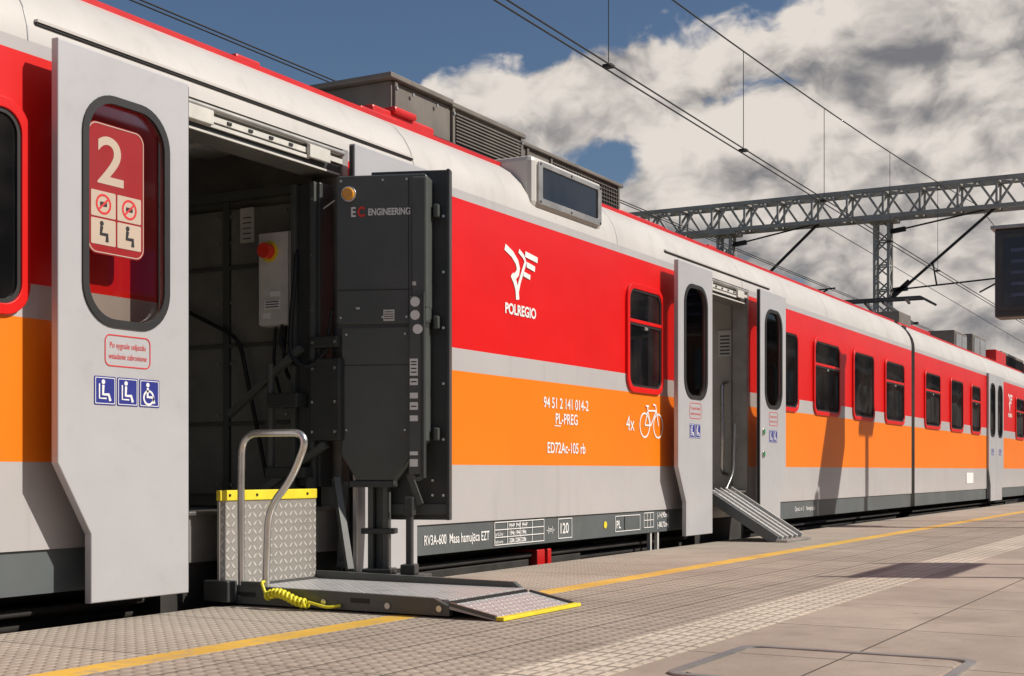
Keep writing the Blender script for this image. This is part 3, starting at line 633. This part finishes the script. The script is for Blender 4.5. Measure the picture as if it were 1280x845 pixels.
# ------------------------------------------------------------------ BOARDING RAMP
rp=empty('boarding_ramp',(0,0,0))
def ramp_pts(t0,t1,dz):
    A=Vector((0,.06,.455));B=Vector((0,-.64,.02))
    d=B-A; n=Vector((0,-d.z,d.y)).normalized()*-1
    if n.z<0: n=-n
    return A+d*t0+n*dz, A+d*t1+n*dz
def ramp_box(name,x0,x1,t0,t1,h0,h1,mat):
    p0,q0=ramp_pts(t0,t1,h0); p1,q1=ramp_pts(t0,t1,h1)
    v=[(x0,q0.y,q0.z),(x1,q0.y,q0.z),(x1,p0.y,p0.z),(x0,p0.y,p0.z),(x0,q1.y,q1.z),(x1,q1.y,q1.z),(x1,p1.y,p1.z),(x0,p1.y,p1.z)]
    return meshobj(name,v,[(0,3,2,1),(4,5,6,7),(0,1,5,4),(1,2,6,5),(2,3,7,6),(3,0,4,7)],mat,rp)
RX0,RX1=14.20,14.91
ramp_box('ramp_deck',RX0,RX1,0,1,-.03,0,M['dark'])
for i in range(5):
    a=RX0+.02+i*.142; ramp_box('ramp_tread',a,a+.105,.02,.97,.0,.010,M['diaXY'] if i%2 else M['galv'])
for i in range(4):
    a=RX0+.130+i*.142; ramp_box('ramp_rail',a,a+.022,.0,1,.0,.026,M['boxgrey'])
ramp_box('ramp_side',RX0-.02,RX0,0,1,-.05,.035,M['skirt']); ramp_box('ramp_side',RX1,RX1+.02,0,1,-.05,.035,M['boxgrey'])
boxes('ramp_toe',[(RX0-.02,RX1+.02,-.74,-.63,.002,.022)],M['alu'],rp,.004)
# ------------------------------------------------------------------ OVERHEAD LINE
GX=36.5; GZ=7.24
gn=empty('overhead_gantry')
def lattice(p,q,w,h,step,ax,mat_w,name):
    P=Vector(p);Q=Vector(q);L=(Q-P).length;d=(Q-P).normalized()
    if abs(d.z)<.5: u=Vector((1,0,0))*w/2; v=Vector((0,0,1))*h/2
    else: u=Vector((1,0,0))*w/2; v=Vector((0,1,0))*h/2
    C=[u+v,u-v,-u-v,-u+v]; seg=[(P+c,Q+c) for c in C]; n=max(1,round(L/step)); bs=[]
    for i in range(n):
        a=P+d*(L*i/n); b=P+d*(L*(i+1)/n); m_=(a+b)/2
        for k in range(4):
            c,e=C[k],C[(k+1)%4]
            bs.append((a+c,m_+e)); bs.append((m_+e,b+c))
            bs.append((a+c,a+e))
    bars(name+'_chords',seg,mat_w,M['gantry'],gn); bars(name+'_lacing',bs,mat_w*.55,M['gantry'],gn)
lattice((GX,-14,GZ),(GX,19,GZ),.55,.66,.9,0,.095,'beam')
for yy,zt in ((3.9,GZ-.3),(8.0,GZ-.3),(-13.6,GZ-.3),(18.6,GZ-.3)):
    lattice((GX,yy,-1),(GX,yy,zt),.34,.34,.6,0,.065,'mast')
boxes('mast_cap',[(GX-.35,GX+.35,yy-.35,yy+.35,GZ-.44,GZ-.385) for yy in (3.9,8.0)],M['gantry'],gn)
def arm(ym,yc,par):
    s=1 if ym>yc else -1
    bars('cantilever_tube',[((GX,ym-.15*s,4.85),(GX,yc-.1*s,6.95))],.060,M['wire'],par)
    bars('cantilever_stay',[((GX,ym-.15*s,6.55),(GX,yc,6.92)),((GX,ym-.15*s,5.1),(GX,yc-.5*s,5.25)),((GX,yc-.3*s,5.22),(GX,yc+.3*s,4.92)),((GX,ym-1.2*s,5.75),(GX,ym-1.3*s,5.15))],.036,M['wire'],par)
    bars('insulator',[((GX,ym-.25*s,4.96),(GX,ym-.65*s,5.30)),((GX,ym-.25*s,5.1),(GX,ym-.6*s,5.13)),((GX,ym-.2*s,6.56),(GX,ym-.55*s,6.6))],.11,M['wire'],par)
arm(3.9,1.3,gn); arm(8.0,5.6,gn)
wr=empty('overhead_wires')
def mess(x,z0=5.9): 
    xx=x
    while xx>36.5+65: xx-=65
    xc=4.0 if xx<=36.5 else 69.0
    return z0+.001045*(xx-xc)**2
def zig(x): return .18*math.cos(math.pi*(x-36.5)/65)
for dy in (-.05,.05):
    tube('contact_wire',[(x,1.45+dy+zig(x),4.84) for x in range(-30,202,4)],.009,M['wire'],wr,res=1)
tube('messenger_wire',[(x,1.45+zig(x),mess(x)) for x in [-28.5+i*2.5 for i in range(92)]],.010,M['wire'],wr,res=1)
for i,x in enumerate([-0.9,3.1,7.2,11.3,15.35,19.6,23.4,27.7,31.9,40,44.5,49,53.5,58,63]):
    tube('dropper',[(x,1.45+zig(x),4.84),(x,1.45+zig(x),mess(x))],.005,M['wire'],wr,res=1)
    boxes('wire_clamp',[(x-.05,x+.05,1.40+zig(x),1.50+zig(x),4.835,4.865)],M['wire'],wr)
for dy in (0,.09):
    tube('contact_wire',[(x,5.55+dy,5.42) for x in range(-30,202,6)],.009,M['wire'],wr,res=1)
tube('feeder_wire',[(x,9.2,5.1+.0006*(x-4)**2) for x in range(-28,60,4)],.009,M['wire'],wr,res=1)
tube('messenger_wire',[(x,5.6,7.0-.0105*(x-36.5)) for x in (36.5,60,100,200)],.010,M['wire'],wr,res=1)
# ------------------------------------------------------------------ PLATFORM FURNITURE
ds=empty('platform_display')
boxes('display_case',[(19.15,19.50,-3.30,-1.66,2.43,3.46)],M['dark2'],ds,.02)
boxes('display_bezel',[(19.13,19.15,-3.27,-1.70,2.50,3.40)],M['dark2'],ds,.004)
boxes('display_screen',[(19.120,19.129,-3.22,-1.76,2.56,3.34)],M['screen'],ds)
boxes('display_top_cover',[(19.10,19.55,-3.35,-1.62,3.46,3.50)],M['galv'],ds,.006)
boxes('display_row',[(19.116,19.12,-3.15,-1.85,2.66+.13*i,2.70+.13*i) for i in range(5)],M['display_dim'],ds)
boxes('display_bracket',[(19.25,19.40,-3.95,-3.30,3.2,3.3),(19.25,19.40,-3.95,-3.30,2.6,2.7)],M['galv'],ds)
tube('display_post',[(19.32,-3.95,0),(19.32,-3.95,3.9)],.08,M['galv'],ds,res=5)
lp=empty('street_lamp')
tube('lamp_post',[(21.5,-3.9,0),(21.5,-3.9,4.7)],.075,M['galv'],lp,res=5)
tube('lamp_base',[(21.5,-3.9,0),(21.5,-3.9,.6)],.11,M['galv'],lp,res=5)
boxes('lamp_head',[(21.15,21.85,-4.05,-3.75,4.7,4.82)],M['galv'],lp,.03)
sn=empty('shadow_caster_board')  # unseen board on two posts, added to cast a shadow patch on the paving
boxes('caster_panel',[(11.9,13.4,-5.40,-5.34,2.35,2.80)],M['blue'],sn,.01)
for x in (12.0,13.3): tube('caster_post',[(x,-5.37,0),(x,-5.37,2.95)],.035,M['galv'],sn,res=4)
# ------------------------------------------------------------------ SUN AND SKY
sd=Vector((.35,-.80,.72)).normalized()
el=math.asin(sd.z); rot=math.atan2(sd.x,sd.y)
L=bpy.data.lights.new('sun','SUN'); L.energy=4.9; L.angle=math.radians(.5); L.color=(1,.925,.825)
lo=bpy.data.objects.new('sun',L); lo.rotation_euler=(-sd).to_track_quat('-Z','Y').to_euler(); lo.location=(0,-20,20); COL.objects.link(lo)
w=bpy.data.worlds.new('World'); S.world=w; w.use_nodes=True; nt=w.node_tree; N=NB(nt)
bg=nt.nodes['Background']; out=nt.nodes['World Output']
sky=nt.nodes.new('ShaderNodeTexSky'); sky.sky_type='NISHITA'; sky.sun_disc=False
sky.sun_elevation=el; sky.sun_rotation=rot; sky.air_density=1.0; sky.dust_density=1.2; sky.ozone_density=4.5
nt.links.new(sky.outputs[0],bg.inputs[0]); bg.inputs[1].default_value=.07
tc=nt.nodes.new('ShaderNodeTexCoord'); dv=tc.outputs['Generated']
x,y,z=sep(nt,dv)
az=N.m('MULTIPLY',N.m('ARCTAN2',y,x),57.2958); ele=N.m('MULTIPLY',N.m('ARCSINE',z),57.2958)
def blob(a0,e0,ra,re,wt):
    a=N.m('DIVIDE',N.m('SUBTRACT',az,a0),ra); e=N.m('DIVIDE',N.m('SUBTRACT',ele,e0),re)
    d=N.m('ADD',N.m('MULTIPLY',a,a),N.m('MULTIPLY',e,e))
    return N.m('MULTIPLY',N.m('EXPONENT',N.m('MULTIPLY',d,-1.0)),wt)
nz=nt.nodes.new('ShaderNodeTexNoise'); nz.inputs['Scale'].default_value=9; nz.inputs['Detail'].default_value=4; nt.links.new(dv,nz.inputs['Vector'])
vm=nt.nodes.new('ShaderNodeVectorMath'); vm.operation='MULTIPLY_ADD'
nt.links.new(nz.outputs['Color'],vm.inputs[0]); vm.inputs[1].default_value=(.07,.07,.07); nt.links.new(dv,vm.inputs[2]); wv=vm.outputs[0]
def field(off):
    vv=N.mapv(wv,(1,1,1.5),off)
    f=N.noise(vv,5.2,7,.56,0)
    b=N.m('SUBTRACT',1.0,N.m('ABSOLUTE',N.m('MULTIPLY',N.m('SUBTRACT',N.noise(vv,15.0,4,.5),.5),3.4)))
    return N.m('ADD',N.m('MULTIPLY',f,.86),N.m('MULTIPLY',b,.10))
o0=(5.3,2.2,1.4); h1=field(o0); h2=field((5.3+.010,2.2-.012,1.4+.030))
B=N.m('ADD',blob(5,12,14.5,15,1.25),blob(25.8,15.4,4.4,1.5,.62))
B=N.m('ADD',B,blob(21.0,10.2,3.4,1.6,.40))
B=N.m('ADD',B,blob(48,16,16,14,-.5)); B=N.m('ADD',B,blob(25.0,21.0,5,2.8,-.5)); B=N.m('ADD',B,blob(24.5,12.6,2.6,1.2,-.35))
mean=N.m('SUBTRACT',h1,.485)
dens=N.m('ADD',N.m('ADD',N.m('MULTIPLY',mean,3.8),-.24),B)
mask=N.ss(dens,.0,.26)
relief=N.m('MULTIPLY',N.m('SUBTRACT',h1,h2),5.2)
shade=N.m('ADD',.64,relief)
lowf=N.noise(N.mapv(dv,(1,1,2.0),(.3,.9,.1)),6.5,3,.5)
shade=N.m('SUBTRACT',shade,N.m('MULTIPLY',N.ss(dens,.35,1.5),.20))
shade=N.m('ADD',shade,N.m('MULTIPLY',N.m('SUBTRACT',lowf,.5),.9))
shade=N.m('ADD',shade,blob(13.0,15.8,5.5,2.3,-.28)); shade=N.m('ADD',shade,blob(17.5,19,4.5,1.8,.22)); shade=N.m('ADD',shade,blob(22,12,2.5,3,.2),clamp=True)
cc=N.mix(N.ss(shade,.0,1.05),(.19,.19,.205,1),(.78,.715,.65,1))
bg2=nt.nodes.new('ShaderNodeBackground'); nt.links.new(cc,bg2.inputs[0]); bg2.inputs[1].default_value=1.0
mx=nt.nodes.new('ShaderNodeMixShader'); nt.links.new(mask,mx.inputs[0]); nt.links.new(bg.outputs[0],mx.inputs[1]); nt.links.new(bg2.outputs[0],mx.inputs[2])
nt.links.new(mx.outputs[0],out.inputs[0])
# ------------------------------------------------------------------ CAMERA
cam=bpy.data.cameras.new('camera'); co=bpy.data.objects.new('camera',cam); COL.objects.link(co)
co.location=(2.479,-4.46,.64); co.rotation_euler=(math.pi/2,0,math.radians(-(90-29.07)))
cam.sensor_width=36; cam.lens=36*1700/1280; cam.shift_y=.1293; cam.clip_end=3000; cam.clip_start=.05
S.camera=co
S.view_settings.view_transform='Standard'; S.view_settings.look='None'; S.view_settings.exposure=0
